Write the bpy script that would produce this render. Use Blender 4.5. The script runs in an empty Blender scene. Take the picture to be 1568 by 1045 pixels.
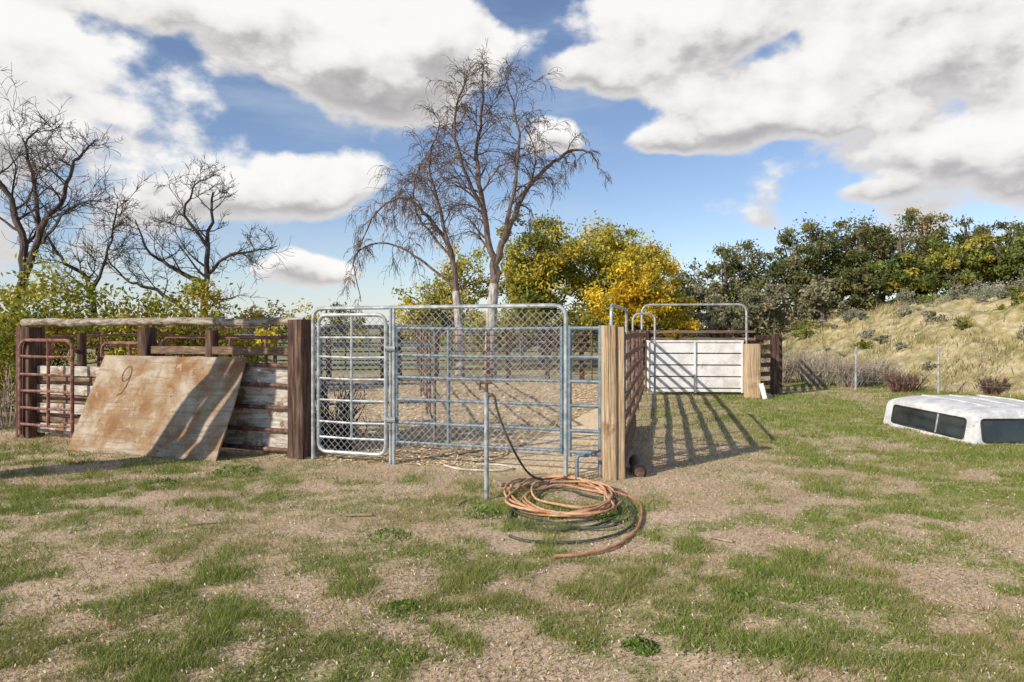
import bpy, math, random
import numpy as np
from mathutils import Vector
random.seed(7); RNG=np.random.default_rng(11)
scene=bpy.context.scene
D=bpy.data

# ---------------------------------------------------------------- noise
def _h(ix,iy,s):
    n=(ix*374761393+iy*668265263+s*1442695041)&0xFFFFFFFF
    n=((n^(n>>13))*1274126177)&0xFFFFFFFF
    return ((n^(n>>16))&0xFFFF)/65535.0
def vnoise(x,y,s=0):
    x=np.asarray(x,dtype=float);y=np.asarray(y,dtype=float)
    xi=np.floor(x).astype(np.int64);yi=np.floor(y).astype(np.int64)
    fx=x-xi;fy=y-yi;fx=fx*fx*(3-2*fx);fy=fy*fy*(3-2*fy)
    a=_h(xi,yi,s);b=_h(xi+1,yi,s);c=_h(xi,yi+1,s);d=_h(xi+1,yi+1,s)
    return (a*(1-fx)+b*fx)*(1-fy)+(c*(1-fx)+d*fx)*fy
def fbm(x,y,o=4,s=0):
    t=0;a=1;w=0
    for i in range(o):
        t=t+a*vnoise(x*2**i+17.3*i,y*2**i-9.1*i,s+i);w+=a;a*=.5
    return t/w
def sstep(a,b,x):
    t=np.clip((x-a)/(b-a),0,1);return t*t*(3-2*t)
def foot(y): return np.interp(y,[0,10,14.7,19,25,35,60,120],[22,14.5,11,8.9,9.5,11,15,30])
def hillh(x,y):
    d=np.maximum(np.asarray(x,dtype=float)-foot(y),0)
    h=3.1*(1-np.exp(-(d/4.8)**1.3))
    m=sstep(0,2.5,d)
    return h+m*(1.0*(fbm(x*.5,y*.5,4,5)-.5)+.45*(fbm(x*1.7,y*1.7,3,8)-.5))
def gz(x,y):
    return .05*(fbm(np.asarray(x)*.45,np.asarray(y)*.45,3,2)-.5)+.025*(fbm(np.asarray(x)*3,np.asarray(y)*3,3,3)-.5)+hillh(x,y)
def gzf(x,y): return float(gz(np.array([x]),np.array([y]))[0])
def frontY(x): # line of the front fences
    return np.interp(x,[-30,-6.8,-2.51,1.02,1.021],[15,9.64,8.1,6.95,6.95])
def penmask(x,y):
    right=1.0+(y-7)*.2214
    w=.25*(fbm(x*1.5,y*1.5,3,21)-.5)
    return sstep(-.15,.3,y-frontY(x)+w)*sstep(.15,-.15,x-right+w)*sstep(22,19.5,y)*sstep(-8.2,-6.6,x)
def greenmask(x,y):
    a=fbm(x*.8+3,y*1.0+1,4,31); b=fbm(x*3.1,y*4.0,4,37)
    g=sstep(.385,.545,a*.45+b*.55+.02*sstep(0,-3,x)+.01*sstep(4,2.5,y))
    # bare strip before the gates
    strip=sstep(1.6,.2,frontY(x)-y+.5*(b-.5))*sstep(2.6,1.2,x)
    lane=sstep(1.7,.4,np.abs(x-(1.9+(y-7)*.2)))*sstep(5.2,7.5,y)*sstep(17,14,y)
    g=g*(1-.85*strip)*(1-.85*lane)
    # bare patches
    for (cx,cy,rx,ry,k) in ((-1.6,5.3,1.4,.9,.85),(-3.4,4.6,.8,.5,.6),(-1.9,3.6,.8,.4,.5),(2.6,4.6,.9,.5,.6),(4.4,5.4,1.0,.4,.6),(4.6,9.0,1.0,.5,.7),(6.5,7.3,1.2,.45,.6),(1.6,3.5,.6,.3,.5)):
        g=g*(1-k*np.exp(-(((x-cx)/rx)**2+((y-cy)/ry)**2)))
    g=g+.45*np.exp(-(((x-5.2)/2.4)**2+((y-12.3)/3.0)**2))
    return np.clip(g,0,1)*(1-penmask(x,y))*(1-sstep(-.4,.8,x-foot(y)))

# ---------------------------------------------------------------- node helpers
def newmat(name):
    m=D.materials.new(name);m.use_nodes=True
    nt=m.node_tree;nt.nodes.clear();return m,nt
def node(nt,t,**kw):
    n=nt.nodes.new(t)
    for k,v in kw.items():
        if k.startswith('_'): setattr(n,k[1:],v)
        else:
            key=int(k[1:]) if (k[0]=='i' and k[1:].isdigit()) else k.replace('_',' ')
            s=n.inputs[key]
            if isinstance(v,bpy.types.NodeSocket): nt.links.new(v,s)
            else: s.default_value=v
    return n
def ramp(nt,fac,stops):
    r=nt.nodes.new('ShaderNodeValToRGB');nt.links.new(fac,r.inputs[0])
    e=r.color_ramp.elements
    while len(e)<len(stops): e.new(.5)
    for q,(p,c) in zip(e,stops):
        q.position=p;q.color=(c[0],c[1],c[2],1) if hasattr(c,'__len__') else (c,c,c,1)
    return r.outputs[0]
def mix(nt,f,a,b,bt='MIX'):
    n=nt.nodes.new('ShaderNodeMix');n.data_type='RGBA';n.blend_type=bt
    for s,v in ((n.inputs[0],f),(n.inputs[6],a),(n.inputs[7],b)):
        if isinstance(v,bpy.types.NodeSocket): nt.links.new(v,s)
        elif hasattr(v,'__len__'): s.default_value=(v[0],v[1],v[2],1)
        else: s.default_value=v
    return n.outputs[2]
def mth(nt,op,a,b=0.0,c=None,clamp=False):
    n=nt.nodes.new('ShaderNodeMath');n.operation=op;n.use_clamp=clamp
    for i,v in enumerate((a,b) if c is None else (a,b,c)):
        if isinstance(v,bpy.types.NodeSocket): nt.links.new(v,n.inputs[i])
        else: n.inputs[i].default_value=v
    return n.outputs[0]
def finish(m,nt,col,rough=.8,metal=0.0,bump=None,bs=.3,bd=.01,spec=.3):
    o=nt.nodes.new('ShaderNodeOutputMaterial')
    p=node(nt,'ShaderNodeBsdfPrincipled',Base_Color=col,Roughness=rough,Metallic=metal)
    p.inputs['Specular IOR Level'].default_value=spec
    if bump is not None:
        b=node(nt,'ShaderNodeBump',Strength=bs,Distance=bd,Height=bump)
        nt.links.new(b.outputs[0],p.inputs['Normal'])
    nt.links.new(p.outputs[0],o.inputs[0]);return m
def simple(name,stops,scale=(8,8,8),rough=.75,metal=0.0,nscale=1.0,detail=4,bs=0,bd=.01,spots=None,spec=.3):
    m,nt=newmat(name)
    stops=[(.5+(p-.5)*.62,c) for p,c in stops]
    tc=nt.nodes.new('ShaderNodeTexCoord')
    mp=node(nt,'ShaderNodeMapping',Vector=tc.outputs['Object'],Scale=scale)
    nz=node(nt,'ShaderNodeTexNoise',Vector=mp.outputs[0],Scale=nscale,Detail=detail,Roughness=.65)
    c=ramp(nt,nz.outputs[0],stops)
    if spots:
        n2=node(nt,'ShaderNodeTexNoise',Vector=tc.outputs['Object'],Scale=spots[0],Detail=4.0,Roughness=.7)
        f=ramp(nt,n2.outputs[0],[(spots[1]-.03,0),(spots[1]+.04,1)])
        c=mix(nt,f,c,spots[2])
    return finish(m,nt,c,rough,metal,nz.outputs[0] if bs else None,bs,bd,spec)

galv=simple('galvanized_steel',[(.3,(.25,.285,.31)),(.7,(.48,.52,.55))],(6,6,6),.5,.25,2.0,spots=(9,.62,(.24,.15,.09)),spec=.45)
wire=simple('chain_link_wire',[(.3,(.40,.42,.43)),(.7,(.60,.62,.63))],(6,6,6),.5,.1,2.0,detail=2,spec=.4)
bluesteel=simple('blue_grey_steel',[(.3,(.10,.15,.19)),(.7,(.23,.30,.36))],(6,6,6),.55,.15,2.0,spots=(12,.60,(.22,.13,.09)),spec=.4)
rust=simple('rusty_red_paint',[(.3,(.13,.05,.04)),(.6,(.27,.13,.10)),(.8,(.38,.23,.18))],(7,7,7),.7,.05,2.0)
rustdark=simple('rusty_dark_steel',[(.3,(.08,.045,.035)),(.6,(.18,.10,.075)),(.8,(.32,.23,.18))],(7,7,7),.75,.1,2.0)
whitepaint=simple('weathered_white_paint',[(.3,(.60,.60,.58)),(.6,(.78,.78,.78))],(3,3,3),.5,0,2.0,spots=(14,.66,(.42,.31,.22)))
postdark=simple('dark_railroad_tie',[(.25,(.035,.02,.015)),(.5,(.095,.055,.042)),(.8,(.22,.15,.12))],(30,30,2.6),.85,0,1.0,5,bs=.7,bd=.02,spots=(3.5,.6,(.15,.07,.045)))
postlight=simple('sunbleached_pine',[(.15,(.14,.09,.05)),(.32,(.40,.28,.165)),(.55,(.55,.41,.26)),(.8,(.66,.53,.37))],(50,50,2.4),.85,0,1.0,6,bs=.8,bd=.015,spots=(2.6,.62,(.38,.25,.14)))
logm=simple('weathered_grey_log',[(.25,(.10,.08,.06)),(.5,(.30,.25,.20)),(.8,(.52,.47,.40))],(4,20,26),.85,0,1.0,bs=.8,bd=.015,spots=(5,.6,(.2,.13,.08)))
boardgrey=simple('silvered_board',[(.25,(.24,.21,.18)),(.5,(.46,.425,.375)),(.8,(.68,.64,.58))],(2.5,14,30),.85,0,1.0,bs=.4,bd=.008,spots=(4,.57,(.26,.16,.10)))
boardbrown=simple('brown_board',[(.3,(.11,.065,.045)),(.6,(.23,.15,.10)),(.8,(.37,.27,.19))],(2.5,14,30),.85,0,1.0,bs=.4,bd=.008)
concrete=simple('plank_ground',[(.3,(.22,.16,.11)),(.7,(.46,.37,.27))],(3,30,10),.85,0,1.0)
hoseo=simple('orange_rubber',[(.3,(.42,.20,.10)),(.7,(.66,.38,.22))],(9,9,9),.75,0,1.0,spots=(8,.57,(.54,.42,.29)))
hoser=simple('red_brown_rubber',[(.3,(.35,.14,.08)),(.7,(.54,.28,.18))],(9,9,9),.75,0,1.0)
hosek=simple('dark_green_rubber',[(.3,(.03,.04,.032)),(.7,(.11,.125,.09))],(9,9,9),.7,0,1.0)
hosew=simple('pale_hose',[(.3,(.4,.4,.36)),(.7,(.6,.6,.55))],(9,9,9),.5,0,1.0)
bark=simple('tree_bark',[(.3,(.085,.062,.053)),(.7,(.21,.16,.135))],(14,14,3),.9,0,1.0)
barkdark=simple('dark_bark',[(.3,(.045,.034,.03)),(.7,(.13,.105,.09))],(14,14,3),.9,0,1.0)
barkpale=simple('pale_bark',[(.3,(.24,.21,.19)),(.7,(.56,.53,.49))],(14,14,3),.9,0,1.0,bs=.7,bd=.02)
glass=simple('tinted_glass',[(.3,(.012,.016,.016)),(.7,(.035,.045,.045))],(2,2,2),.08,0,1.0,spec=.9)
blacktrim=simple('black_rubber_trim',[(.3,(.015,.015,.015)),(.7,(.05,.05,.05))],(5,5,5),.6,0,1.0)
paintmark=simple('faded_marker_paint',[(.3,(.06,.04,.03)),(.7,(.20,.14,.10))],(15,15,15),.8,0,1.0)
shellw=simple('chalky_white_fibreglass',[(.35,(.50,.51,.52)),(.5,(.62,.63,.64)),(.7,(.70,.71,.72))],(4,4,4),.5,0,1.2,spots=(26,.585,(.44,.43,.41)))

# plywood sheet
m,nt=newmat('stained_plywood');ply=m
tc=nt.nodes.new('ShaderNodeTexCoord')
n1=node(nt,'ShaderNodeTexNoise',Vector=tc.outputs['Object'],Scale=1.5,Detail=6.0,Roughness=.62,Distortion=.8)
n2=node(nt,'ShaderNodeTexNoise',Vector=tc.outputs['Object'],Scale=6.0,Detail=7.0,Roughness=.75)
mp=node(nt,'ShaderNodeMapping',Vector=tc.outputs['Object'],Scale=(2,2,30))
n3=node(nt,'ShaderNodeTexNoise',Vector=mp.outputs[0],Scale=1.0,Detail=4.0)
c=ramp(nt,n1.outputs[0],[(.36,(.24,.12,.05)),(.44,(.31,.20,.11)),(.51,(.345,.27,.185)),(.60,(.43,.37,.29))])
c=mix(nt,ramp(nt,n2.outputs[0],[(.53,0),(.62,.65)]),c,(.23,.12,.055))
c=mix(nt,ramp(nt,n2.outputs[0],[(.38,.6),(.45,0)]),c,(.47,.42,.35))
c=mix(nt,ramp(nt,n3.outputs[0],[(.38,.45),(.5,0)]),c,(.19,.125,.08))
n4=node(nt,'ShaderNodeTexVoronoi',Vector=tc.outputs['Object'],Scale=6.0)
c=mix(nt,ramp(nt,n4.outputs['Distance'],[(.05,.85),(.08,0)]),c,(.10,.06,.035))
finish(m,nt,c,.88,0,n2.outputs[0],.3,.01)

# vertex coloured vegetation
def vegmat(name,trans=.35,rough=.7):
    m,nt=newmat(name)
    a=nt.nodes.new('ShaderNodeAttribute');a.attribute_name='Col'
    p=node(nt,'ShaderNodeBsdfDiffuse',Color=a.outputs['Color'])
    o=nt.nodes.new('ShaderNodeOutputMaterial')
    if trans>0:
        t=node(nt,'ShaderNodeBsdfTranslucent',Color=a.outputs['Color'])
        x=node(nt,'ShaderNodeMixShader',i0=trans,i1=p.outputs[0],i2=t.outputs[0])
        nt.links.new(x.outputs[0],o.inputs[0])
    else: nt.links.new(p.outputs[0],o.inputs[0])
    return m
leafm=vegmat('leaf',.3);grassm=vegmat('grass_blade',.25);strawm=vegmat('straw_litter',0)

# ---------------------------------------------------------------- mesh builders
def link(ob): scene.collection.objects.link(ob);return ob
def npmesh(name,co,nv,mat,cols=None):
    me=D.meshes.new(name);n=len(co)
    me.vertices.add(n);me.vertices.foreach_set('co',co.astype(np.float32).ravel())
    nf=n//nv
    me.loops.add(n);me.loops.foreach_set('vertex_index',np.arange(n,dtype=np.int32))
    me.polygons.add(nf);me.polygons.foreach_set('loop_start',np.arange(0,n,nv,dtype=np.int32))
    me.update(calc_edges=True)
    if cols is not None:
        ca=me.color_attributes.new('Col','FLOAT_COLOR','POINT')
        c4=np.ones((n,4),np.float32);c4[:,:3]=np.repeat(cols,nv,axis=0)
        ca.data.foreach_set('color',c4.ravel())
    me.materials.append(mat)
    return link(D.objects.new(name,me))
class MB:
    def __init__(s): s.v=[];s.f=[];s.m=[];s.mats=[]
    def mi(s,mat):
        if mat not in s.mats: s.mats.append(mat)
        return s.mats.index(mat)
    def ring(s,c,u,w,prof): 
        b=len(s.v)
        for a,d in prof: s.v.append(tuple(c+u*a+w*d))
        return b
    def loft(s,rings,n,mat,cap=True):
        mi=s.mi(mat)
        for a,b in zip(rings,rings[1:]):
            for i in range(n):
                j=(i+1)%n;s.f.append((a+i,a+j,b+j,b+i));s.m.append(mi)
        if cap:
            s.f.append(tuple(rings[0]+i for i in range(n))[::-1]);s.m.append(mi)
            s.f.append(tuple(rings[-1]+i for i in range(n)));s.m.append(mi)
    def tube(s,pts,r,mat,n=8,cap=True,jit=0):
        pts=[Vector(p) for p in pts]
        rs=r if hasattr(r,'__len__') else [r]*len(pts)
        rings=[];up=None
        for i,p in enumerate(pts):
            a=pts[max(i-1,0)];b=pts[min(i+1,len(pts)-1)]
            t=(b-a).normalized()
            if up is None:
                up=Vector((0,0,1)) if abs(t.z)<.9 else Vector((1,0,0))
            u=t.cross(up)
            if u.length<1e-5: u=t.cross(Vector((.3,1,.2)))
            u.normalize();w=u.cross(t).normalized();up=w
            pr=[]
            for k in range(n):
                an=2*math.pi*k/n;rr=rs[i]*(1+(random.uniform(-jit,jit) if jit else 0))
                pr.append((math.cos(an)*rr,math.sin(an)*rr))
            rings.append(s.ring(p,u,w,pr))
        s.loft(rings,n,mat,cap)
    def beam(s,p0,p1,w,h,mat,up=(0,0,1),bev=.008,seg=1,jit=0):
        p0=Vector(p0);p1=Vector(p1);t=(p1-p0).normalized();up=Vector(up)
        u=t.cross(up)
        if u.length<1e-4: u=t.cross(Vector((0,1,0)))
        u.normalize();q=u.cross(t).normalized()
        a,b=w/2,h/2;e=min(bev,a*.4,b*.4)
        prof=[(-a+e,-b),(a-e,-b),(a,-b+e),(a,b-e),(a-e,b),(-a+e,b),(-a,b-e),(-a,-b+e)]
        rings=[]
        for i in range(seg+1):
            c=p0.lerp(p1,i/seg)
            j=Vector((random.uniform(-jit,jit),random.uniform(-jit,jit),random.uniform(-jit,jit)*.5)) if jit else Vector()
            rings.append(s.ring(c+j,u,q,[(x*(1+random.uniform(-jit,jit)*2),y*(1+random.uniform(-jit,jit)*2)) for x,y in prof]))
        s.loft(rings,8,mat)
    def timber(s,p0,p1,w,h,mat,up=(0,1,0),seg=18,cracks=1):
        """rough sawn timber with drying checks cut into the faces"""
        p0=Vector(p0);p1=Vector(p1);t=(p1-p0).normalized();u=t.cross(Vector(up)).normalized();q=u.cross(t).normalized()
        a,b=w/2,h/2;e=.010;prof=[]
        for (x0,y0,x1,y1) in ((-a+e,-b,a-e,-b),(a,-b+e,a,b-e),(a-e,b,-a+e,b),(-a,b-e,-a,-b+e)):
            nx,ny=(y1-y0),-(x1-x0);L=math.hypot(nx,ny);nx/=L;ny/=L
            prof.append((x0,y0,nx,ny,0))
            for c in sorted(random.uniform(.2,.8) for _ in range(cracks)):
                for dd,dp in ((-.0035/L,0),(0,1),(.0035/L,0)):
                    f=min(max(c+dd,.02),.98);prof.append((x0+(x1-x0)*f,y0+(y1-y0)*f,nx,ny,dp))
            prof.append((x1,y1,nx,ny,0))
        n=len(prof);ph=[random.uniform(0,6) for _ in range(n)];rings=[]
        for i in range(seg+1):
            f=i/seg;c=p0.lerp(p1,f);pr=[]
            for k,(x,y,nx,ny,dp) in enumerate(prof):
                depth=dp*.016*max(0,math.sin(f*5+ph[k]));j=random.uniform(-.001,.001)
                sh=math.sin(f*4+ph[k//5])*.0025+random.uniform(-.0006,.0006)
                pr.append((x-nx*depth+j+sh*abs(ny),y-ny*depth+j+sh*abs(nx)))
            rings.append(s.ring(c,u,q,pr))
        s.loft(rings,n,mat)
    def done(s,name,smooth=True,parent=None):
        me=D.meshes.new(name);me.from_pydata(s.v,[],s.f);me.update()
        for mt in s.mats: me.materials.append(mt)
        me.polygons.foreach_set('material_index',s.m)
        if smooth: 
            me.polygons.foreach_set('use_smooth',[len(f)==4 for f in s.f])
            try: me.set_sharp_from_angle(angle=math.radians(40))
            except Exception: pass
        ob=link(D.objects.new(name,me))
        if parent: ob.parent=parent
        return ob
def rounded(pts,r,n=6):
    pts=[Vector(p) for p in pts];out=[pts[0]]
    for a,b,c in zip(pts,pts[1:],pts[2:]):
        d1=(a-b).normalized();d2=(c-b).normalized()
        p=b+d1*r;q=b+d2*r
        for i in range(n+1):
            t=i/n;out.append(p*(1-t)**2+b*2*t*(1-t)+q*t*t)
    out.append(pts[-1]);return out
def panel(mb,A,B,z0,z1,rails,verts,mat,r=.02,rr=.015,corner=.12,legs=True):
    """pipe panel from A to B (x,y); rails = list of z; verts = list of t"""
    A=Vector((A[0],A[1],0));B=Vector((B[0],B[1],0))
    P=lambda t,z:A.lerp(B,t)+Vector((0,0,z))
    if legs: mb.tube(rounded([P(0,z0),P(0,z1),P(1,z1),P(1,z0)],corner),r,mat)
    else:
        mb.tube(rounded([P(.5,z0),P(0,z0),P(0,z1),P(1,z1),P(1,z0),P(.5,z0)],corner),r,mat)
    for z in rails:
        s=random.uniform(-.012,.012)
        mb.tube([P(0,z),P(.5,z+s),P(1,z)],rr,mat,6)
    for t in verts: mb.tube([P(t,max(z0,rails[-1]-.02 if rails else z0)),P(t,z1)],rr*1.1,mat,6)
def mesh_wire(mb,A,B,z0,z1,mat,step=.075,r=.0024):
    """chain link: wires that zig-zag vertically, interlocking with their neighbours"""
    A=Vector((A[0],A[1],0));B=Vector((B[0],B[1],0));L=(B-A).length;H=z1-z0
    nrm=(B-A).normalized().cross(Vector((0,0,1)))
    P=lambda s,z,o=0:A.lerp(B,s/L)+Vector((0,0,z0+z))+nrm*o
    k=-H
    while k<L:
        s0=max(k,0);s1=min(k+H,L)
        if s1>s0:
            mb.tube([P(s0,s0-k,.002),P((s0+s1)/2+random.uniform(-.002,.002),(s0+s1)/2-k,.002),P(s1,s1-k,.002)],r,mat,3,False)
            mb.tube([P(s0,H-(s0-k),-.002),P(s1,H-(s1-k),-.002)],r,mat,3,False)
        k+=step*1.414

# ---------------------------------------------------------------- ground
def axis(lo,a,b,hi,st,g=1.12):
    c=list(np.arange(a,b,st));s=st;x=a;l=[]
    while x>lo: s*=g;x-=s;l.append(x)
    s=st;x=c[-1];r=[]
    while x<hi: s*=g;x+=s;r.append(x)
    return np.array(l[::-1]+c+r)
xs=axis(-900,-9,22,900,.08);ys=axis(-300,2,30,1500,.08)
X,Y=np.meshgrid(xs,ys);Z=gz(X,Y)
far=np.hypot(X,Y);Z=np.where(far>90,Z*np.clip(1-(far-90)/60,0,1),Z)
nx,ny=len(xs),len(ys)
me=D.meshes.new('ground')
co=np.stack([X.ravel(),Y.ravel(),Z.ravel()],1)
me.vertices.add(nx*ny);me.vertices.foreach_set('co',co.astype(np.float32).ravel())
I=(np.arange(ny-1)[:,None]*nx+np.arange(nx-1)[None,:]).ravel()
F=np.stack([I,I+1,I+nx+1,I+nx],1).astype(np.int32)
me.loops.add(F.size);me.loops.foreach_set('vertex_index',F.ravel())
me.polygons.add(len(F));me.polygons.foreach_set('loop_start',np.arange(0,F.size,4,dtype=np.int32))
me.update(calc_edges=True);me.polygons.foreach_set('use_smooth',np.ones(len(F),bool))
ca=me.color_attributes.new('Mask','FLOAT_COLOR','POINT')
hm=sstep(-.4,.8,co[:,0]-foot(co[:,1]))
farm=sstep(17,26,co[:,1])
c4=np.stack([greenmask(co[:,0],co[:,1]),penmask(co[:,0],co[:,1]),hm,farm],1)
ca.data.foreach_set('color',c4.astype(np.float32).ravel())
ground=link(D.objects.new('ground',me))
m,nt=newmat('dry_pasture_ground')
at=nt.nodes.new('ShaderNodeAttribute');at.attribute_name='Mask'
sp=node(nt,'ShaderNodeSeparateColor',Color=at.outputs['Color'])
geo=nt.nodes.new('ShaderNodeNewGeometry');pos=geo.outputs['Position']
def nz(sc,det=4.0,ro=.65): return node(nt,'ShaderNodeTexNoise',Vector=pos,Scale=sc,Detail=det,Roughness=ro).outputs[0]
fine=nz(46,4,.78);med=nz(4,4,.7);big=nz(.7,2)
dirt=ramp(nt,fine,[(.34,(.19,.12,.075)),(.44,(.44,.315,.215)),(.54,(.64,.49,.36)),(.66,(.80,.67,.53))])
dirt=mix(nt,ramp(nt,med,[(.40,.0),(.6,.5)]),dirt,(.63,.465,.335))
dirt=mix(nt,ramp(nt,big,[(.42,.0),(.6,.4)]),dirt,(.45,.31,.205))
vo=node(nt,'ShaderNodeTexVoronoi',Vector=pos,Scale=60.0)
peb=ramp(nt,vo.outputs['Distance'],[(.12,1),(.2,0)])
dirt=mix(nt,mth(nt,'MULTIPLY',peb,ramp(nt,med,[(.45,0),(.6,.6)])),dirt,(.74,.66,.56))
grs=ramp(nt,fine,[(.35,(.09,.12,.03)),(.47,(.23,.26,.085)),(.6,(.48,.44,.22))])
c=mix(nt,mth(nt,'MULTIPLY',sp.outputs[0],.62),dirt,grs)
chips=ramp(nt,nz(22,4,.8),[(.36,(.50,.35,.20)),(.47,(.80,.62,.40)),(.58,(.88,.73,.50))])
chips=mix(nt,ramp(nt,nz(1.3,4,.7),[(.5,0),(.62,.5)]),chips,(.52,.38,.23))
c=mix(nt,sp.outputs[1],c,chips)
hl=ramp(nt,nz(1.6,6,.75),[(.36,(.15,.15,.06)),(.45,(.32,.265,.125)),(.53,(.45,.38,.22)),(.6,(.58,.50,.36)),(.66,(.34,.27,.15))])
hl=mix(nt,ramp(nt,med,[(.4,0),(.62,.5)]),hl,(.26,.22,.10))
c=mix(nt,sp.outputs[2],c,hl)
fr=ramp(nt,big,[(.35,(.16,.19,.07)),(.65,(.42,.36,.19))])
c=mix(nt,mth(nt,'MULTIPLY',at.outputs['Alpha'],mth(nt,'SUBTRACT',1.0,sp.outputs[2])),c,fr)
finish(m,nt,c,.95,0,fine,.45,.015,.1);me.materials.append(m)

# ---------------------------------------------------------------- grass and litter
def blades(name,n,xr,yr,dens,length,width,palette,mat,flat=False):
    u=RNG.random(n*3);y0,y1=yr
    yy=y0*(y1/y0)**u
    xx=RNG.uniform(-1,1,n*3);hw=(xr[1]-xr[0])/2;xc=(xr[1]+xr[0])/2
    xx=xc+xx*hw*(.25+.75*(yy-y0)/(y1-y0))
    k=RNG.random(n*3)<dens(xx,yy);xx=xx[k][:n];yy=yy[k][:n];N=len(xx)
    zz=gz(xx,yy);dist=np.hypot(xx,yy)
    L=length*RNG.uniform(.45,1.3,N)*(1+.03*dist)
    if not flat: L=L*(.6+.9*vnoise(xx*3.3,yy*3.3,63)**1.5)
    W=width*RNG.uniform(.7,1.4,N)*np.maximum(1,dist/6)
    an=RNG.uniform(0,2*np.pi,N);la=RNG.uniform(0,2*np.pi,N)
    dx,dy=np.cos(an)*W/2,np.sin(an)*W/2
    if flat:
        ex,ey=-np.sin(an)*L/2,np.cos(an)*L/2;tz=RNG.uniform(-.006,.012,N)
        h=.004+RNG.random(N)*.01
        V=np.stack([np.stack([xx-dx-ex,yy-dy-ey,zz+h],1),np.stack([xx+dx-ex,yy+dy-ey,zz+h+tz*.3],1),
                    np.stack([xx+dx+ex,yy+dy+ey,zz+h+tz],1),np.stack([xx-dx+ex,yy-dy+ey,zz+h+tz*.8],1)],1)
        nv=4
    else:
        lean=RNG.uniform(.2,1.1,N)*L;tx=np.cos(la)*lean;ty=np.sin(la)*lean
        V=np.stack([np.stack([xx-dx,yy-dy,zz-.004],1),np.stack([xx+dx,yy+dy,zz-.004],1),
                    np.stack([xx+tx,yy+ty,zz+L*.8],1)],1);nv=3
    P=np.array(palette);ci=RNG.integers(0,len(P),N)
    cl=P[ci]*RNG.uniform(.75,1.25,(N,1))
    if not flat:
        dryf=(sstep(.48,.75,fbm(xx*1.7,yy*1.7,3,71))*.45)[:,None]
        cl=cl*(1-dryf)+np.array([[.38,.33,.14]])*dryf*RNG.uniform(.7,1.2,(N,1))
    return npmesh(name,V.reshape(-1,3),nv,mat,cl)
def gd(x,y):
    c=fbm(x*8,y*8,2,77)
    return np.clip(greenmask(x,y)*1.2*sstep(.22,.60,c)+.07*(1-penmask(x,y))*(1-sstep(-.4,.8,x-foot(y))),0,1)
blades('grass',400000,(-14,15),(2.4,20),gd,.045,.0042,[(.15,.24,.035),(.20,.29,.05),(.12,.20,.03),(.27,.32,.08),(.22,.29,.06),(.42,.37,.17)],grassm)
blades('dry_grass',90000,(-14,15),(2.4,20),lambda x,y:np.clip((1-penmask(x,y))*(.25+.75*sstep(.45,.7,fbm(x*1.3,y*1.3,3,91)))*(1-sstep(0,1,x-foot(y))),0,1),.036,.0036,[(.50,.39,.23),(.58,.47,.31),(.40,.29,.165)],grassm)
blades('straw_litter',75000,(-13,14),(2.4,18),lambda x,y:.5+.5*sstep(.4,.7,fbm(x*2,y*2,3,95)),.018,.005,[(.55,.42,.29),(.62,.49,.36),(.44,.31,.20),(.26,.17,.11),(.68,.58,.45)],strawm,flat=True)
blades('wood_chips',50000,(-8,4),(7.0,20),lambda x,y:penmask(x,y),.055,.013,[(.82,.66,.43),(.88,.75,.53),(.66,.49,.30),(.45,.31,.18)],strawm,flat=True)
# hill dry grass
N=130000
hx=RNG.uniform(8,34,N);hy=RNG.uniform(11,44,N)
k=(hx-foot(hy)>-.3)&(RNG.random(N)<sstep(.40,.62,fbm(hx*.9,hy*.9,4,55))*.9+.05);hx=hx[k];hy=hy[k];N=len(hx)
hz=gz(hx,hy);L=RNG.uniform(.08,.28,N);W=RNG.uniform(.010,.02,N);an=RNG.uniform(0,6.28,N);la=RNG.uniform(0,6.28,N);ln=L*RNG.uniform(.1,.8,N)
V=np.stack([np.stack([hx-np.cos(an)*W,hy-np.sin(an)*W,hz-.02],1),np.stack([hx+np.cos(an)*W,hy+np.sin(an)*W,hz-.02],1),np.stack([hx+np.cos(la)*ln,hy+np.sin(la)*ln,hz+L],1)],1)
P=np.array([(.40,.34,.17),(.47,.40,.23),(.32,.27,.12),(.22,.23,.085),(.54,.47,.30)])
npmesh('hill_grass',V.reshape(-1,3),3,grassm,P[RNG.integers(0,5,N)]*RNG.uniform(.75,1.2,(N,1)))

# ---------------------------------------------------------------- foliage
def leafarr(cent,size,cols):
    N=len(cent);a=RNG.normal(size=(N,3));a/=np.linalg.norm(a,axis=1,keepdims=True)
    b=np.cross(a,RNG.normal(size=(N,3)));b/=np.linalg.norm(b,axis=1,keepdims=True)
    s=size*RNG.uniform(.6,1.4,(N,1))
    V=np.stack([cent-a*s,cent-b*s*.45,cent+a*s,cent+b*s*.45],1)
    return V.reshape(-1,3),cols
def crown(c,r,ncl,nl,size,pal,clr=.22,bias=2.0,lowcut=-.75):
    c=np.array(c);r=np.array(r);pal=np.array(pal)
    d=RNG.normal(size=(ncl,3));d/=np.linalg.norm(d,axis=1,keepdims=True)
    d[:,2]=np.maximum(d[:,2],lowcut)
    rad=RNG.random((ncl,1))**(1/bias)*RNG.uniform(.8,1.12,(ncl,1))
    cc=c+d*r*rad
    ccol=pal[RNG.integers(0,len(pal),ncl)]*RNG.uniform(.65,1.25,(ncl,1))
    idx=RNG.integers(0,ncl,nl)
    cs=RNG.uniform(.5,1.4,(ncl,1))*clr*min(r[0],r[2])
    off=RNG.normal(size=(nl,3))*cs[idx]*.55;off[:,2]*=.75
    p=cc[idx]+off;k=p[:,2]>gz(p[:,0],p[:,1])+.03
    cl=ccol[idx]*RNG.uniform(.7,1.3,(nl,1))
    V,cl=leafarr(p[k],size,cl[k]);return V,cl,cc
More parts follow.
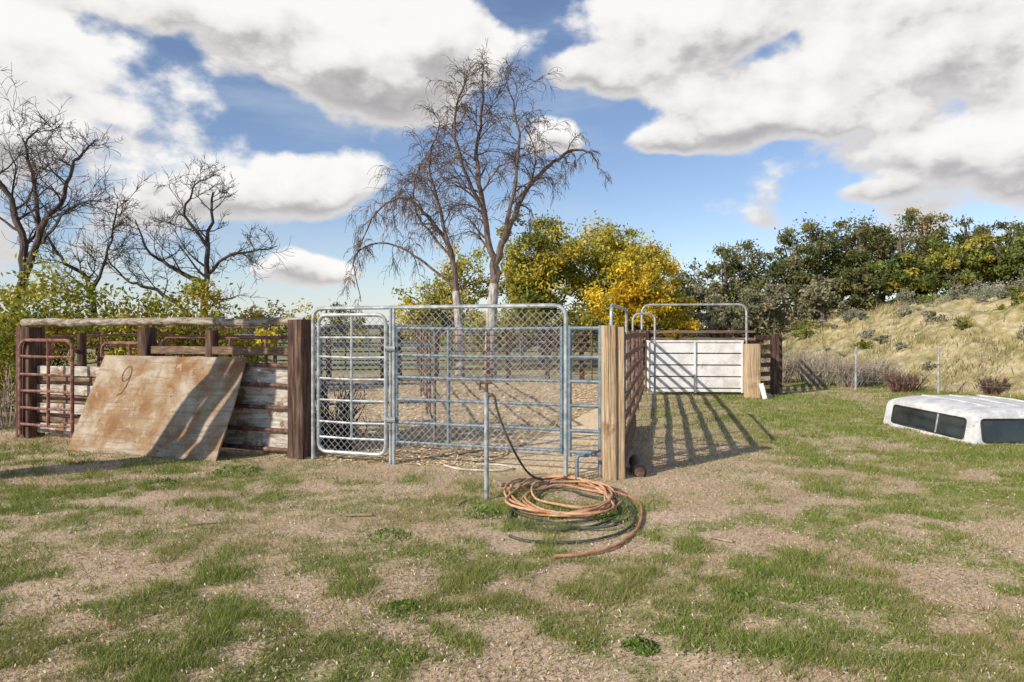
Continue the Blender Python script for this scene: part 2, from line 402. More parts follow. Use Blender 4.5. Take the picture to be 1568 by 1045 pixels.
def foliage_object(name,crowns,parent=None):
    Vs=[];Cs=[]
    for V,c in crowns: Vs.append(V);Cs.append(c)
    ob=npmesh(name,np.concatenate(Vs),4,leafm,np.concatenate(Cs))
    if parent: ob.parent=parent
    return ob

# ---------------------------------------------------------------- branches
def grow(mb,p,d,L,r,lvl,mat,droop=0.0,up=0.0,wig=.25,kids=5,seg=6,shrink=.5,rmin=.006,spread=.8):
    pts=[Vector(p)];d=Vector(d).normalized();dirs=[d]
    for i in range(seg):
        d=(d+Vector((random.gauss(0,wig),random.gauss(0,wig),random.gauss(0,wig)))*.5+Vector((0,0,up-droop*(i/seg)*1.6))).normalized()
        pts.append(pts[-1]+d*(L/seg));dirs.append(d)
    rs=[max(r*(1-.75*i/seg),rmin*.7) for i in range(seg+1)]
    mb.tube(pts,rs,mat,5 if r>.03 else 3,False)
    if lvl<=0: return
    for k in range(kids):
        i=random.randint(1,seg);q=pts[i]
        s=Vector((random.gauss(0,1),random.gauss(0,1),random.gauss(0,.6))).normalized()
        nd=(dirs[i]+s*spread).normalized()
        grow(mb,q,nd,L*shrink*random.uniform(.6,1.3),max(rs[i]*.55,rmin),lvl-1,mat,droop*1.3,up,wig,kids,seg,shrink,rmin,spread)
def spline(pts,sub=5):
    pts=[Vector(p) for p in pts];P=[pts[0]]+pts+[pts[-1]];out=[]
    for i in range(1,len(P)-2):
        for k in range(sub):
            t=k/sub;a,b,c,d=P[i-1],P[i],P[i+1],P[i+2]
            out.append(.5*((2*b)+(c-a)*t+(2*a-5*b+4*c-d)*t*t+(3*b-a-3*c+d)*t**3))
    out.append(pts[-1]);return out
def limb(mb,pts,r0,r1,mat,n,L,lvl=2,start=.25,**kw):
    s=spline(pts);N=len(s)
    s=[q+Vector((random.gauss(0,.02),random.gauss(0,.03),random.gauss(0,.02)))*(1 if 0<i<N-1 else 0) for i,q in enumerate(s)]
    rs=[r0+(r1-r0)*(i/(N-1))**.8 for i in range(N)]
    mb.tube(s,rs,mat,8 if r0>.05 else 5,False,.06)
    for k in range(n):
        t=start+(1-start)*(k+random.random())/n;i=min(int(t*(N-1)),N-2)
        d=(s[i+1]-s[i]).normalized()
        side=Vector((random.gauss(0,1),random.gauss(0,1),random.gauss(0,.5))).normalized()
        grow(mb,s[i],d*.6+side*.8,L*random.uniform(.6,1.25)*(1-.35*t),max(rs[i]*.5,.012),lvl,mat,**kw)

# weeping willow, twin trunk, 20 m away
mb=MB()
def W(px,pz,dy=0): return (px,20+dy,pz)
kw=dict(droop=.30,up=.10,wig=.30,kids=6,seg=6,shrink=.62,rmin=.0075)
mb.tube(spline([W(-.62,-.1),W(-.63,1.0),W(-.58,2.0),W(-.52,2.8)]),[.21,.20,.185,.18,.18,.175,.17,.165,.16,.16,.155,.155,.15,.15,.145,.14],barkpale,10,False,.05)
mb.tube(spline([W(-1.55,-.1,.3),W(-1.54,1.0,.3),W(-1.62,2.0,.3),W(-1.66,2.6,.3)]),[.16,.15,.14,.14,.135,.13,.13,.13,.125,.125,.12,.12,.12,.12,.12,.115],barkpale,10,False,.05)
limb(mb,[W(-.52,2.75),W(-.36,3.8),W(.0,4.6,.2),(.35,20.4,5.5),(1.0,20.6,6.3),(1.7,20.6,6.8),(2.3,20.6,6.8),(2.6,20.6,6.3)],.12,.02,bark,10,.9,start=.35,**dict(kw,droop=.42,up=.03))
limb(mb,[W(-.52,2.75),W(-.62,3.8),W(-.9,5.4,-.3),(-1.0,19.7,6.5),(-.84,19.6,7.8),(-.84,19.6,9.1)],.12,.018,bark,22,1.4,start=.2,**kw)
limb(mb,[W(-.9,5.0,-.2),W(-1.5,6.4,-.6),(-1.6,19.1,7.5),(-1.2,19.0,8.6)],.06,.015,bark,15,1.2,**kw)
limb(mb,[W(-.4,3.6),W(.05,5.4,-.5),(.2,19.3,7.0),(-.1,19.2,8.3)],.08,.015,bark,17,1.3,**kw)
limb(mb,[W(.1,4.9,.2),(.6,20.8,6.0),(.7,21,7.0),(.35,21,7.8)],.05,.014,bark,12,1.0,**kw)
limb(mb,[W(-1.66,2.55,.3),(-1.8,20.3,3.8),(-2.5,20.4,4.8),(-3.2,20.5,5.4),(-4.1,20.5,5.0),(-4.6,20.5,3.9)],.09,.015,bark,17,1.2,start=.2,**dict(kw,droop=.42,up=.05))
limb(mb,[W(-1.7,3.2,.3),(-2.1,20,4.9),(-2.4,19.8,6.2),(-2.1,19.8,7.4)],.07,.015,bark,18,1.3,**kw)
limb(mb,[W(-1.66,2.7,.3),(-2.7,20.6,3.5),(-3.8,20.8,4.1),(-4.8,20.8,3.7),(-4.6,20.8,2.3)],.05,.012,bark,10,1.1,**dict(kw,droop=.42,up=.05))
limb(mb,[W(-1.8,3.6,.3),(-2.9,21,5.0),(-3.0,21,6.0),(-2.8,21,6.5)],.05,.012,bark,14,1.2,**dict(kw,droop=.38,up=.06))
mb.done('willow_tree')

# bare trees at the left
kb=dict(droop=.05,up=.08,wig=.38,kids=6,seg=6,shrink=.58,rmin=.006,spread=.95)
mb=MB()
limb(mb,[(-7.2,16,-.1),(-7.25,16,1.5),(-7.15,16,2.7),(-7.1,16,3.8),(-7.0,16,4.7)],.13,.02,barkdark,15,1.0,start=.35,**kb)
limb(mb,[(-7.15,16,2.5),(-8.0,16.2,2.9),(-8.7,16.3,3.4),(-9.0,16.3,4.1)],.07,.012,barkdark,9,.9,**kb)
limb(mb,[(-7.15,16,2.8),(-6.5,15.8,3.2),(-5.9,15.7,3.3),(-5.4,15.7,3.4)],.05,.012,barkdark,9,.8,**kb)
limb(mb,[(-7.1,16,3.4),(-7.5,15.7,4.1),(-7.3,15.6,4.7),(-6.9,15.6,5.0)],.045,.012,barkdark,8,.7,**kb)
limb(mb,[(-7.3,16,1.6),(-8.3,15.9,2.4),(-8.9,15.8,2.6),(-9.4,15.8,3.2)],.06,.012,barkdark,8,1.0,**kb)
mb.done('bare_tree')
mb=MB()
limb(mb,[(-11.2,15,-.1),(-11.0,15,1.5),(-10.7,15,2.8),(-10.9,15,4.1),(-11.6,15,5.4),(-11.7,15,7.2)],.15,.02,barkdark,15,1.5,start=.4,**kb)
limb(mb,[(-10.8,15,2.4),(-10.3,15,3.7),(-9.9,15,4.4),(-9.7,15.2,5.2),(-9.3,15.2,5.7)],.09,.015,barkdark,13,1.2,**kb)
limb(mb,[(-10.4,15,3.4),(-10.6,15.2,4.6),(-10.9,15.3,5.6),(-10.6,15.3,6.0)],.06,.012,barkdark,9,1.1,**kb)
limb(mb,[(-10.3,15,3.4),(-9.6,14.8,4.1),(-8.9,14.8,4.3)],.045,.012,barkdark,7,1.0,**kb)
mb.done('bare_tree')
mb=MB()
limb(mb,[(-9.3,15.6,-.1),(-9.5,15.6,1.6),(-9.7,15.6,2.6),(-10.3,15.6,3.1),(-10.9,15.6,4.2)],.1,.015,barkdark,10,1.2,start=.4,**kb)
limb(mb,[(-9.6,15.6,2.4),(-9.2,15.6,3.3),(-9.0,15.6,4.4)],.05,.012,barkdark,7,1.0,**kb)
mb.done('bare_tree')
# multi-stem tree standing to the left of the approach, its shade falls on the plywood
mb=MB()
limb(mb,[(-6.95,5.95,-.1),(-6.95,6.0,.9),(-6.85,6.03,1.9),(-6.35,6.15,3.15),(-6.1,6.2,4.2)],.17,.09,barkdark,4,1.0,lvl=1,start=.75,**kb)
limb(mb,[(-6.9,5.9,-.1),(-6.75,5.95,.9),(-6.6,5.95,1.9),(-6.13,6.05,3.1),(-5.9,6.0,4.0)],.13,.08,barkdark,4,1.0,lvl=1,start=.75,**kb)
limb(mb,[(-6.85,5.85,-.1),(-6.6,5.85,1.0),(-6.30,5.81,1.9),(-5.92,5.93,2.9),(-5.7,5.9,4.2)],.15,.10,barkdark,4,1.0,lvl=1,start=.75,**kb)
mb.done('bare_tree')

# shrubs behind the left fence
yg=[(.30,.31,.05),(.40,.38,.06),(.22,.25,.05),(.56,.45,.07),(.48,.37,.08)]
def shrub(name,cs,pal,size=.055,stems=14,mat=barkdark):
    parts=[];mb=MB()
    for (c,r,nc,nl) in cs:
        V,cl,cc=crown(c,r,nc,nl,size,pal,.3,2.2,-.95);parts.append((V,cl))
        b=Vector((c[0],c[1],gzf(c[0],c[1])-.05))
        for k in range(stems):
            t=Vector(cc[k%len(cc)].tolist());mid=b.lerp(t,.5)+Vector((random.gauss(0,.1),random.gauss(0,.1),random.gauss(0,.1)))
            t=t+(t-b)*.18
            mb.tube([b,mid,t],[.02,.013,.005],mat,3,False)
    ob=mb.done(name);foliage_object('foliage',parts,ob);return ob
shrub('shrub',[((-9.7,14,1.5),(1.3,.9,1.35),55,7000),((-10.9,13.5,1.2),(1.2,.9,1.1),35,4500)],yg)
shrub('shrub',[((-8.3,14.5,1.35),(1.2,.8,1.15),36,4200),((-7.0,15,1.4),(1.1,.8,1.3),36,4000),((-6.0,15.3,1.0),(.9,.8,1.0),26,2500)],yg)
shrub('shrub',[((-8.9,11.0,.6),(1.0,.8,.75),26,2800),((-9.4,12.4,.8),(1.0,.8,.9),26,2800)],yg)

# leafy trees
def leafy(name,x,y,trunk_r,crowns,size,pal,mat=bark):
    mb=MB();parts=[];z0=gzf(x,y)
    top=max(c[0][2]+c[1][2]*.5 for c in crowns)
    mb.tube(spline([(x,y,z0-.1),(x+.1,y,z0+top*.3),(x-.05,y,z0+top*.6),(x+.1,y,top)],4),[trunk_r*(1-.06*i) for i in range(13)],mat,8,False,.05)
    for (c,r,nc,nl) in crowns:
        V,cl,cc=crown(c,r,nc,nl,size,pal,.25);parts.append((V,cl))
        for k in range(min(26,nc)):
            t=Vector(cc[k].tolist());b=Vector((x,y,z0+top*random.uniform(.25,.7)))
            if (b.z>t.z): b.z=max(z0+.8,t.z-.4)
            mid=b.lerp(t,.5)+Vector((random.gauss(0,.15),random.gauss(0,.15),.15))
            mb.tube([b,mid,t+(t-b)*.1],[trunk_r*.35,trunk_r*.2,.012],mat,4,False)
    ob=mb.done(name);foliage_object('foliage',parts,ob);return ob
olive=[(.30,.30,.07),(.42,.38,.07),(.22,.25,.07),(.56,.45,.07)]
yel=[(.75,.55,.05),(.80,.60,.06),(.62,.50,.07),(.45,.42,.09),(.72,.48,.05)]
yo=[(.55,.47,.08),(.42,.39,.08),(.64,.50,.08),(.32,.33,.09)]
leafy('yellow_leaf_tree',1.2,28,.2,[((1.2,28,4.1),(1.7,1.6,2.1),85,13000),((.9,27.6,2.6),(1.6,1.3,1.6),50,8000)],.08,olive)
leafy('yellow_leaf_tree',4.6,29,.22,[((4.3,29,4.2),(2.1,1.8,2.0),95,15000),((4.2,28.5,2.5),(1.9,1.2,1.7),50,9000)],.08,yo)
leafy('yellow_leaf_tree',5.2,27,.16,[((5.3,27,3.0),(1.45,1.3,1.7),80,13000),((3.9,26.6,2.2),(1.2,1.0,1.4),45,7000),((6.3,27,1.9),(.9,.8,1.3),35,5500)],.075,yel)
leafy('yellow_leaf_tree',-2.3,27,.12,[((-2.0,27,3.2),(1.4,1.2,1.6),40,3600),((-3.6,27.3,2.0),(1.5,1.2,1.3),40,4000)],.07,yo)
leafy('yellow_leaf_tree',0.3,25.5,.1,[((0.2,25.5,1.5),(1.2,.8,1.2),40,4600),((-1.3,25.5,1.1),(1.0,.8,.9),30,3000),((2.2,25.5,1.2),(1.2,.8,1.0),35,4400)],.065,yo)

# right hand tree line
dk=[(.14,.16,.06),(.18,.19,.07),(.11,.135,.05),(.24,.22,.10),(.19,.185,.075)]
gr=[(.30,.30,.18),(.24,.24,.14),(.36,.33,.22)]
og=[(.46,.29,.10),(.34,.27,.10),(.20,.21,.08),(.18,.19,.08)]
lg=[(.21,.25,.06),(.28,.29,.065),(.15,.19,.055),(.17,.20,.06),(.38,.33,.07)]
spec=[(8.6,35,4.4,1.5,gr),(9.7,37,4.9,1.5,gr),(11.2,36,6.0,2.0,dk),(13.0,37,6.4,2.0,dk),(15.0,36,6.6,2.0,dk),(16.6,37,7.3,1.9,dk),(18.3,36,7.5,2.1,dk),
(19.6,38,7.6,1.7,og),(21.0,37,7.4,2.0,dk),(22.8,38,8.1,1.8,og),(24.6,37,7.6,2.1,dk),(26.9,37,7.4,2.1,dk),(29.5,37,7.6,2.3,dk),
(18.0,31,5.0,1.5,lg),(19.8,30.5,5.7,1.8,lg),(21.8,30,5.7,1.9,lg),(24.0,30,5.6,1.8,lg),(16.2,31.5,4.4,1.3,dk),(14.5,32,3.9,1.3,gr),(12.3,33,3.8,1.4,gr),(10.2,33,3.3,1.3,gr)]
mb=MB();parts=[]
for (x,y,top,r,pal) in spec:
    z0=gzf(x,y);cz=(top+z0+.2)/2;rz=(top-z0-.2)/2*1.0
    nl=int(1700*r*r) ; V,cl,cc=crown((x,y,cz),(r,r*.9,rz),int(60),max(nl,5000),.09,pal,.22,2.4,-.95)
    parts.append((V,cl))
    b=Vector((x,y,z0-.1))
    mb.tube([b,(x+.1,y,cz),(x,y,top-.5)],[.18,.12,.02],bark,6,False)
    for k in range(24):
        t=Vector(cc[k].tolist());t=t+(t-Vector((x,y,cz)))*.2;q=Vector((x,y,z0+(cz-z0)*random.uniform(.3,1.2)))
        mb.tube([q,q.lerp(t,.5)+Vector((0,0,.15)),t],[.06,.035,.012],bark,4,False)
ob=mb.done('tree_line');foliage_object('foliage',parts,ob)
# distant hedgerow
parts=[]
for k in range(50):
    x=-50+k*1.25+random.uniform(-.5,.5);y=random.uniform(48,60);h=random.uniform(.9,1.9)
    V,cl,_=crown((x,y,h*.8),(1.6,1.2,h),18,900,.13,yo if random.random()<.45 else dk,.35,2,-.9);parts.append((V,cl))
foliage_object('distant_hedgerow',parts)
# sagebrush on the bank
sg=[(.33,.34,.25),(.26,.28,.19),(.42,.40,.31)]
parts=[];mb=MB()
spots=[(17.6,24.5,.7),(18.6,24,.8),(16.8,25.5,.6),(19.5,25.5,.8),(17.3,22.8,.6),(18.2,26.5,.7),(15.6,27,.55),(14.3,29,.5),(13.0,30.5,.5),(16.0,22,.45),(14.2,24.5,.4),(12.0,28,.4),(16.6,23.8,.55),(15.2,20.5,.35),(13.2,21.5,.35),(20,23.5,.8),(13.9,18.7,.3),(12.5,24,.3),(11.4,21,.28),(15.4,24.8,.35),(12.2,18.4,.25),(14.4,20,.25),(16.3,26.8,.5)]
for k in range(34):
    y=random.uniform(16,31);spots.append((float(foot(y))+random.uniform(.8,9),y,random.uniform(.12,.3)))
for (x,y,r) in spots:
    z=gzf(x,y);V,cl,cc=crown((x,y,z+r*.5),(r,r*.8,r*.75),18,int(1900*min(1,r*1.6)),.035,sg if random.random()<.7 else lg,.35,2,-.6);parts.append((V,cl))
    for k in range(10): mb.tube([(x,y,z-.05),tuple(cc[k])],[.02,.006],bark,3,False)
ob=mb.done('sagebrush');foliage_object('foliage',parts,ob)

def brush(name,spots,mat,n=60,par=None):
    mb=MB()
    for (x,y,r,h) in spots:
        for k in range(n):
            a=random.uniform(0,6.28);q=random.random()**.5*r
            bx,by=x+math.cos(a)*q*.5,y+math.sin(a)*q*.5;z=gzf(bx,by)
            tp=Vector((x+math.cos(a)*q*1.2,y+math.sin(a)*q*1.2,z+h*random.uniform(.5,1.1)))
            b=Vector((bx,by,z-.02));md=b.lerp(tp,.55)+Vector((random.gauss(0,.06),random.gauss(0,.06),.04))
            mb.tube([b,md,tp],[.009,.007,.004],mat,3,False)
            for j in range(2):
                e=md.lerp(tp,random.random())+Vector((random.gauss(0,.1)*r*2,random.gauss(0,.1)*r*2,random.uniform(0,.14)))
                mb.tube([md,e],[.006,.003],mat,3,False)
    return mb.done(name)
drym=simple('dry_stem',[(.3,(.20,.16,.12)),(.7,(.45,.39,.31))],(9,9,9),.9)
brush('dry_brush',[(7.9,17.6,.5,.8),(8.5,17.2,.5,.7),(7.3,18.6,.5,.8),(9.0,17.6,.5,.6),(8.2,19,.6,.9),(9.6,18,.5,.6)],drym,90)
brush('dry_brush',[(9.0,15.8,.35,.45),(9.5,16.4,.4,.4),(10.8,15.4,.3,.35)],rustdark,70)
brush('dry_brush',[(-2.35,8.9,.35,.85),(-2.1,8.5,.2,.5)],barkdark,60)
brush('dry_brush',[(-7.8,10.6,.6,.9),(-8.3,9.9,.4,.5)],drym,60)

# ---------------------------------------------------------------- left fence
C=Vector((-6.8,9.64,0));B=Vector((-2.51,8.1,0));dv=(B-C).normalized();nv=Vector((-dv.y,dv.x,0))*-1
if nv.y>0: nv=-nv
def P(t,z,off=0): q=C.lerp(B,t)+nv*off;return Vector((q.x,q.y,z))
mb=MB()
pts=[P(-.03,1.60)];sg_=0
for i in range(1,31):
    t=-.03+1.04*i/30;sg_=sg_*.8+random.gauss(0,.006);pts.append(P(t,1.605+sg_+.008*math.sin(i*.7),random.gauss(0,.006)))
mb.tube(pts,[.058+random.uniform(-.004,.004)-.014*(i/30) for i in range(31)],logm,10,True,.06)
mb.done('log_rail')
mb=MB()
tm=.446
mb.beam(P(tm,-.2,-.12),P(tm,1.535,-.12),.19,.17,postdark,up=tuple(dv),bev=.02,seg=8,jit=.006)
mb.beam(P(.18,-.2,-.14),P(.18,1.45,-.14),.10,.10,postdark,up=tuple(dv),bev=.02,seg=5,jit=.004)
mb.beam(P(.68,-.2,-.14),P(.68,1.5,-.14),.14,.12,postdark,up=tuple(dv),bev=.02,seg=5,jit=.004)
for i,z in enumerate([.93,.67,.41,.13]):
    mb.beam(P(.02,z,-.01),P(.44,z+.01,-.01),.025,.135,boardgrey,bev=.004,seg=6,jit=.003)
for z in [.80,.54,.27]:
    mb.beam(P(.015,z,-.035),P(.44,z,-.035),.03,.10,boardbrown,bev=.004,seg=4,jit=.002)
for z,h in [(.97,.24),(.70,.23),(.43,.25),(.16,.22)]:
    mb.beam(P(.45,z,-.03),P(.975,z+.01,-.03),.02,h,boardgrey,bev=.004,seg=6,jit=.003)
for z in [1.08,.84,.57,.30,.07]:
    mb.tube([P(.45,z,.015),P(.7,z+.008,.02),P(.975,z,.015)],.026,rustdark,8)
mb.beam(P(.46,1.24,-.10),P(.97,1.25,-.10),.03,.10,boardbrown,bev=.004,seg=4,jit=.002)
mb.done('board_fence')
mb=MB()
mb.timber(P(0,-.2),P(0,1.54),.27,.24,postdark,up=tuple(nv))
mb.done('wooden_post')
mb=MB()
mb.timber(P(1,-.2),P(1,1.63),.21,.22,postdark,up=tuple(nv))
mb.done('wooden_post')
def gateL(name,t0,t1,off,z0,z1,rails,vs,mat,r=.024):
    mb=MB();a=P(t0,0,off);b=P(t1,0,off)
    panel(mb,(a.x,a.y),(b.x,b.y),z0,z1,rails,vs,mat,r,.019,.14,True);return mb.done(name)
gateL('rusty_pipe_gate',.005,.225,.16,.05,1.36,[1.14,.89,.66,.43,.2],[.55],rust)
gateL('rusty_pipe_gate',.23,.46,-.26,.05,1.32,[1.12,.89],[.5],rust)
gateL('rusty_pipe_gate',.48,.97,-.24,.05,1.41,[1.2,.96,.72],[.5,.75],rust)
# plywood sheet leaning
mb=MB()
tl=Vector((-5.40,9.05,1.165));tr=Vector((-3.22,8.29,1.175));bl=Vector((-5.58,8.56,.0));br=Vector((-3.40,7.82,.0))
nn=(tr-tl).cross(bl-tl).normalized();
if nn.y>0: nn=-nn
nsx,nsz=16,8;idx={}
def plyp(u,v,o=0): return bl.lerp(br,u).lerp(tl.lerp(tr,u),v)+nn*(o+.012*math.sin(u*5)*math.sin(v*3))
for s in (0,1):
    for j in range(nsz+1):
        for i in range(nsx+1):
            u=i/nsx;v=j/nsz
            q=plyp(u,v,0 if s else -.019)
            if i in(0,nsx) or j in (0,nsz): q=q+(tr-tl).normalized()*(random.gauss(0,.003))+Vector((0,0,random.gauss(0,.003)))
            idx[s,i,j]=len(mb.v);mb.v.append(tuple(q))
mi=mb.mi(ply)
for j in range(nsz):
    for i in range(nsx):
        for s in (0,1): mb.f.append((idx[s,i,j],idx[s,i+1,j],idx[s,i+1,j+1],idx[s,i,j+1]));mb.m.append(mi)
for i in range(nsx):
    for j in (0,nsz): mb.f.append((idx[0,i,j],idx[0,i+1,j],idx[1,i+1,j],idx[1,i,j]));mb.m.append(mi)
for j in range(nsz):
    for i in (0,nsx): mb.f.append((idx[0,i,j],idx[0,i,j+1],idx[1,i,j+1],idx[1,i,j]));mb.m.append(mi)
pl=mb.done('plywood_sheet',False)
mb=MB() # hand painted digit, a thin raised ribbon of paint
path=[]
for i in range(15):
    a=math.pi*2*i/14;path.append((.225+.030*math.cos(a),.80+.08*math.sin(a)))
path+= [(.257,.74),(.252,.66),(.238,.60),(.21,.57)]
for (u0,v0),(u1,v1) in zip(path,path[1:]):
    a=plyp(u0,v0,.003);b=plyp(u1,v1,.003);t=(b-a).normalized();s=t.cross(nn)*.009
    k=len(mb.v);mb.v+= [tuple(a-s),tuple(b-s),tuple(b+s),tuple(a+s)];mb.f.append((k,k+1,k+2,k+3));mb.m.append(mb.mi(paintmark))
mb.done('painted_digit',False,pl)

# ---------------------------------------------------------------- front gates
GA=Vector((-2.33,8.0,0));GB=Vector((.90,6.99,0))
def gx(x,off=0):
    t=(x-GA.x)/(GB.x-GA.x);q=GA.lerp(GB,t);return (q.x,q.y+off)
def bow(name,a,b,z,mat,r=.022,c=.18,z0=-.05):
    mb=MB();mb.tube(rounded([(a[0],a[1],z0),(a[0],a[1],z),(b[0],b[1],z+.01),(b[0],b[1],z0)],c,8),r,mat);return mb
rz=[1.53,1.23,.98,.73,.47,.25]
mb=bow('x',gx(-2.33),gx(.56),1.76,galv,.023,.14)
for x in (-1.37,-1.33): 
    p=gx(x,-.0);mb.tube([(p[0],p[1],-.05),(p[0],p[1],1.76)],.019,galv)
mb.done('bow_gate_frame')
# walk gate
mb=MB();a=gx(-2.25,-.03);b=gx(-1.42,-.03)
panel(mb,a,b,.10,1.68,[1.42,1.2,.95,.70,.45,.27],[.5],galv,.022,.014,.12,False)
mesh_wire(mb,a,b,.12,1.66,wire,.058,.0031)
for x,z in ((-1.375,.5),(-1.375,1.3)):
    p=gx(x,-.03);mb.tube([(p[0]-.05,p[1],z),(p[0]+.06,p[1],z)],.03,galv,8)
mb.done('walk_gate')
# wide pipe gate
mb=MB();a=gx(-1.30,.02);b=gx(.52,.02)
P2=lambda t,z:Vector((a[0]+(b[0]-a[0])*t,a[1]+(b[1]-a[1])*t,z))
for z in rz: mb.tube([P2(0,z),P2(.5,z+random.uniform(-.01,.006)),P2(1,z)],.0175,bluesteel)
for t in (0,.33,1): mb.tube([P2(t,.22),P2(t,1.55)],.02,bluesteel)
mesh_wire(mb,gx(-1.30,-.0),gx(.52,-.0),.22,1.72,wire,.058,.0031)
mb.done('pipe_gate')
# short panel to the timber post
mb=MB();a=gx(.60);b=gx(.905)
for z in rz: mb.tube([Vector((a[0],a[1],z)),Vector((b[0],b[1],z))],.02,bluesteel)
mb.tube([(b[0],b[1],-.1),(b[0],b[1],1.56)],.024,bluesteel);mb.tube([(a[0],a[1],.2),(a[0],a[1],1.56)],.02,bluesteel)
mb.done('pipe_fence_panel')
# timber post
mb=MB()
mb.timber((.985,6.93,-.3),(.975,6.93,1.56),.135,.19,postlight,cracks=2)
mb.timber((1.098,6.95,-.3),(1.09,6.95,1.545),.082,.17,postlight,cracks=1)
mb.done('timber_post')
# inner panels
def pf(name,segs,z1,rails,vs,mat,r=.02,rr=.016,mesh=False):
    mb=MB()
    for (a,b) in segs:
        panel(mb,a,b,-.02,z1,rails,vs,mat,r,rr,.1,True)
        if mesh: mesh_wire(mb,a,b,.1,z1-.03,wire,.16,.004)
    return mb.done(name)
pf('pipe_fence',[((-2.45,8.75),(-1.02,9.0))],1.55,[1.3,1.05,.8,.55,.3],[],bluesteel)
pf('pipe_fence',[((-1.02,9.0),(-1.5,12.0)),((-1.5,12.05),(-2.0,15.0)),((-2.0,15.05),(-2.5,18.5))],1.5,[1.25,1.0,.75,.5,.25],[.5],rustdark)
segs=[];x=-9.5
while x<1.6: segs.append(((x,19.2+.04*x),(x+2.9,19.2+.04*(x+2.9))));x+=2.95
pf('pipe_fence',segs,1.5,[1.3,1.08,.85,.6,.35],[.33,.66],rustdark,.028,.022,True)
segs=[];x=-14
while x<1.5: segs.append(((x,24.0),(x+3.5,24.0)));x+=3.6
pf('pipe_fence',segs,1.5,[1.25,1.0,.75,.5,.25],[.5],bluesteel,.03,.022)
segs=[((-6.7,9.9),(-7.0,12.9)),((-7.0,12.95),(-7.3,15.9)),((-7.3,16),(-7.6,19))]
pf('pipe_fence',segs,1.4,[1.2,.95,.7,.45],[.5],rust)
mb=MB()
for (x,y) in ((-5.2,19.4),(-3.2,19.45),(-2.15,19.4),(-.1,19.4),(1.0,19.4),(2.0,19.4),(2.9,19.5)):
    mb.beam((x,y,-.2),(x+random.uniform(-.04,.04),y,1.5+random.uniform(-.1,.15)),.13,.13,postdark,bev=.02,seg=4,jit=.01)
mb.done('fence_posts')

# ---------------------------------------------------------------- right alley fence
def S(t,z,off=0):
    a=Vector((1.12,7.12,0));b=Vector((2.96,15.3,0));q=a.lerp(b,t)+Vector((.975,-.22,0))*off
    return Vector((q.x,q.y,z))
mb=MB()
for z in [1.42,1.18,.94,.70,.47,.25]:
    mb.beam(S(0,z,.0),S(.5,z,.0),.035,.07,rustdark,bev=.008,seg=3,jit=.003)
    mb.beam(S(.505,z-.02,.0),S(1,z-.05,.0),.035,.07,rustdark,bev=.008,seg=3,jit=.003)
for t in (.0,.17,.34,.5,.68,.85,1): mb.tube([S(t,-.1,-.04),S(t,1.48,-.04)],.028,rustdark)
mb.beam(S(0.01,.12,.02),S(.4,.10,.02),.03,.2,boardbrown,bev=.006,seg=3)
mb.done('alley_fence')
mb=bow('x',S(0.01,0,-.09)[:2],S(.35,0,-.09)[:2],1.78,galv,.02,.16,.3);mb.done('bow_gate_frame')
mb=bow('x',(2.30,13.0),(2.72,13.0),1.79,galv,.02,.14,.0);mb.done('bow_gate_frame')
mb=bow('x',(2.92,15.35),(5.22,15.2),2.03,galv,.025,.2);mb.done('bow_gate_frame')
# white sheet gate: four pressed slats over a frame
mb=MB();wa=Vector((3.03,15.33,0));wb=Vector((5.14,15.2,0))
Wp=lambda t,z,o=0:Vector((wa.x+(wb.x-wa.x)*t,wa.y+(wb.y-wa.y)*t-o,z))
for z in (1.075,.815,.555,.295): mb.beam(Wp(0,z),Wp(1,z),.03,.235,whitepaint,bev=.006)
mb.beam(Wp(0,.12),Wp(1,.12),.03,.07,whitepaint,bev=.006)
for z in (1.215,): mb.beam(Wp(-.005,z,.02),Wp(1.005,z,.02),.05,.05,whitepaint,bev=.012)
mb.beam(Wp(0,.63,-.03),Wp(1,.63,-.03),.008,1.05,rustdark,bev=.002)
for t in (.01,.5,.99): mb.beam(Wp(t,.07,.035),Wp(t,1.19,.035),.045,.035,whitepaint,up=(0,1,0),bev=.01)
mb.done('white_stock_gate')
mb=MB()
mb.timber((5.19,14.75,-.2),(5.19,14.75,1.17),.3,.2,postlight);mb.done('timber_post')
mb=MB()
mb.beam((5.85,15.2,-.2),(5.85,15.2,1.38),.16,.16,postdark,up=(0,1,0),bev=.02,seg=8,jit=.006)
mb.beam((6.75,17.3,-.2),(6.75,17.3,1.36),.15,.15,postdark,up=(0,1,0),bev=.02,seg=8,jit=.006);mb.done('fence_posts')
mb=MB()
for z in (1.30,1.1,.9,.7,.5,.3,.12):
    mb.beam((5.30,14.9,z),(5.80,15.2,z),.03,.10,rustdark,bev=.006)
    mb.beam((5.88,15.25,z),(6.72,17.3,z),.03,.10,rustdark,bev=.006)
for z in (1.42,1.25): mb.beam((2.95,16.2,z),(5.7,16.0,z),.04,.07,boardbrown,bev=.006)
for x in (3.2,4.1,5.0): mb.beam((x,16.15,-.1),(x,16.15,1.45),.08,.08,postdark,up=(0,1,0))
mb.done('board_fence')
mb=MB()
mb.tube([(5.45,14.5,.10),(5.5,14.45,.02),(5.55,14.6,.02)],.05,hosek);mb.beam((5.40,14.55,.0),(5.33,14.6,.33),.05,.10,whitepaint);mb.done('scrap_pile')
mb=MB()
mb.tube([(1.30,6.95,.07),(1.36,7.5,.07)],.075,blacktrim,14);mb.tube([(1.298,6.93,.07),(1.299,6.945,.07)],.05,rustdark,12);mb.done('drain_pipe')
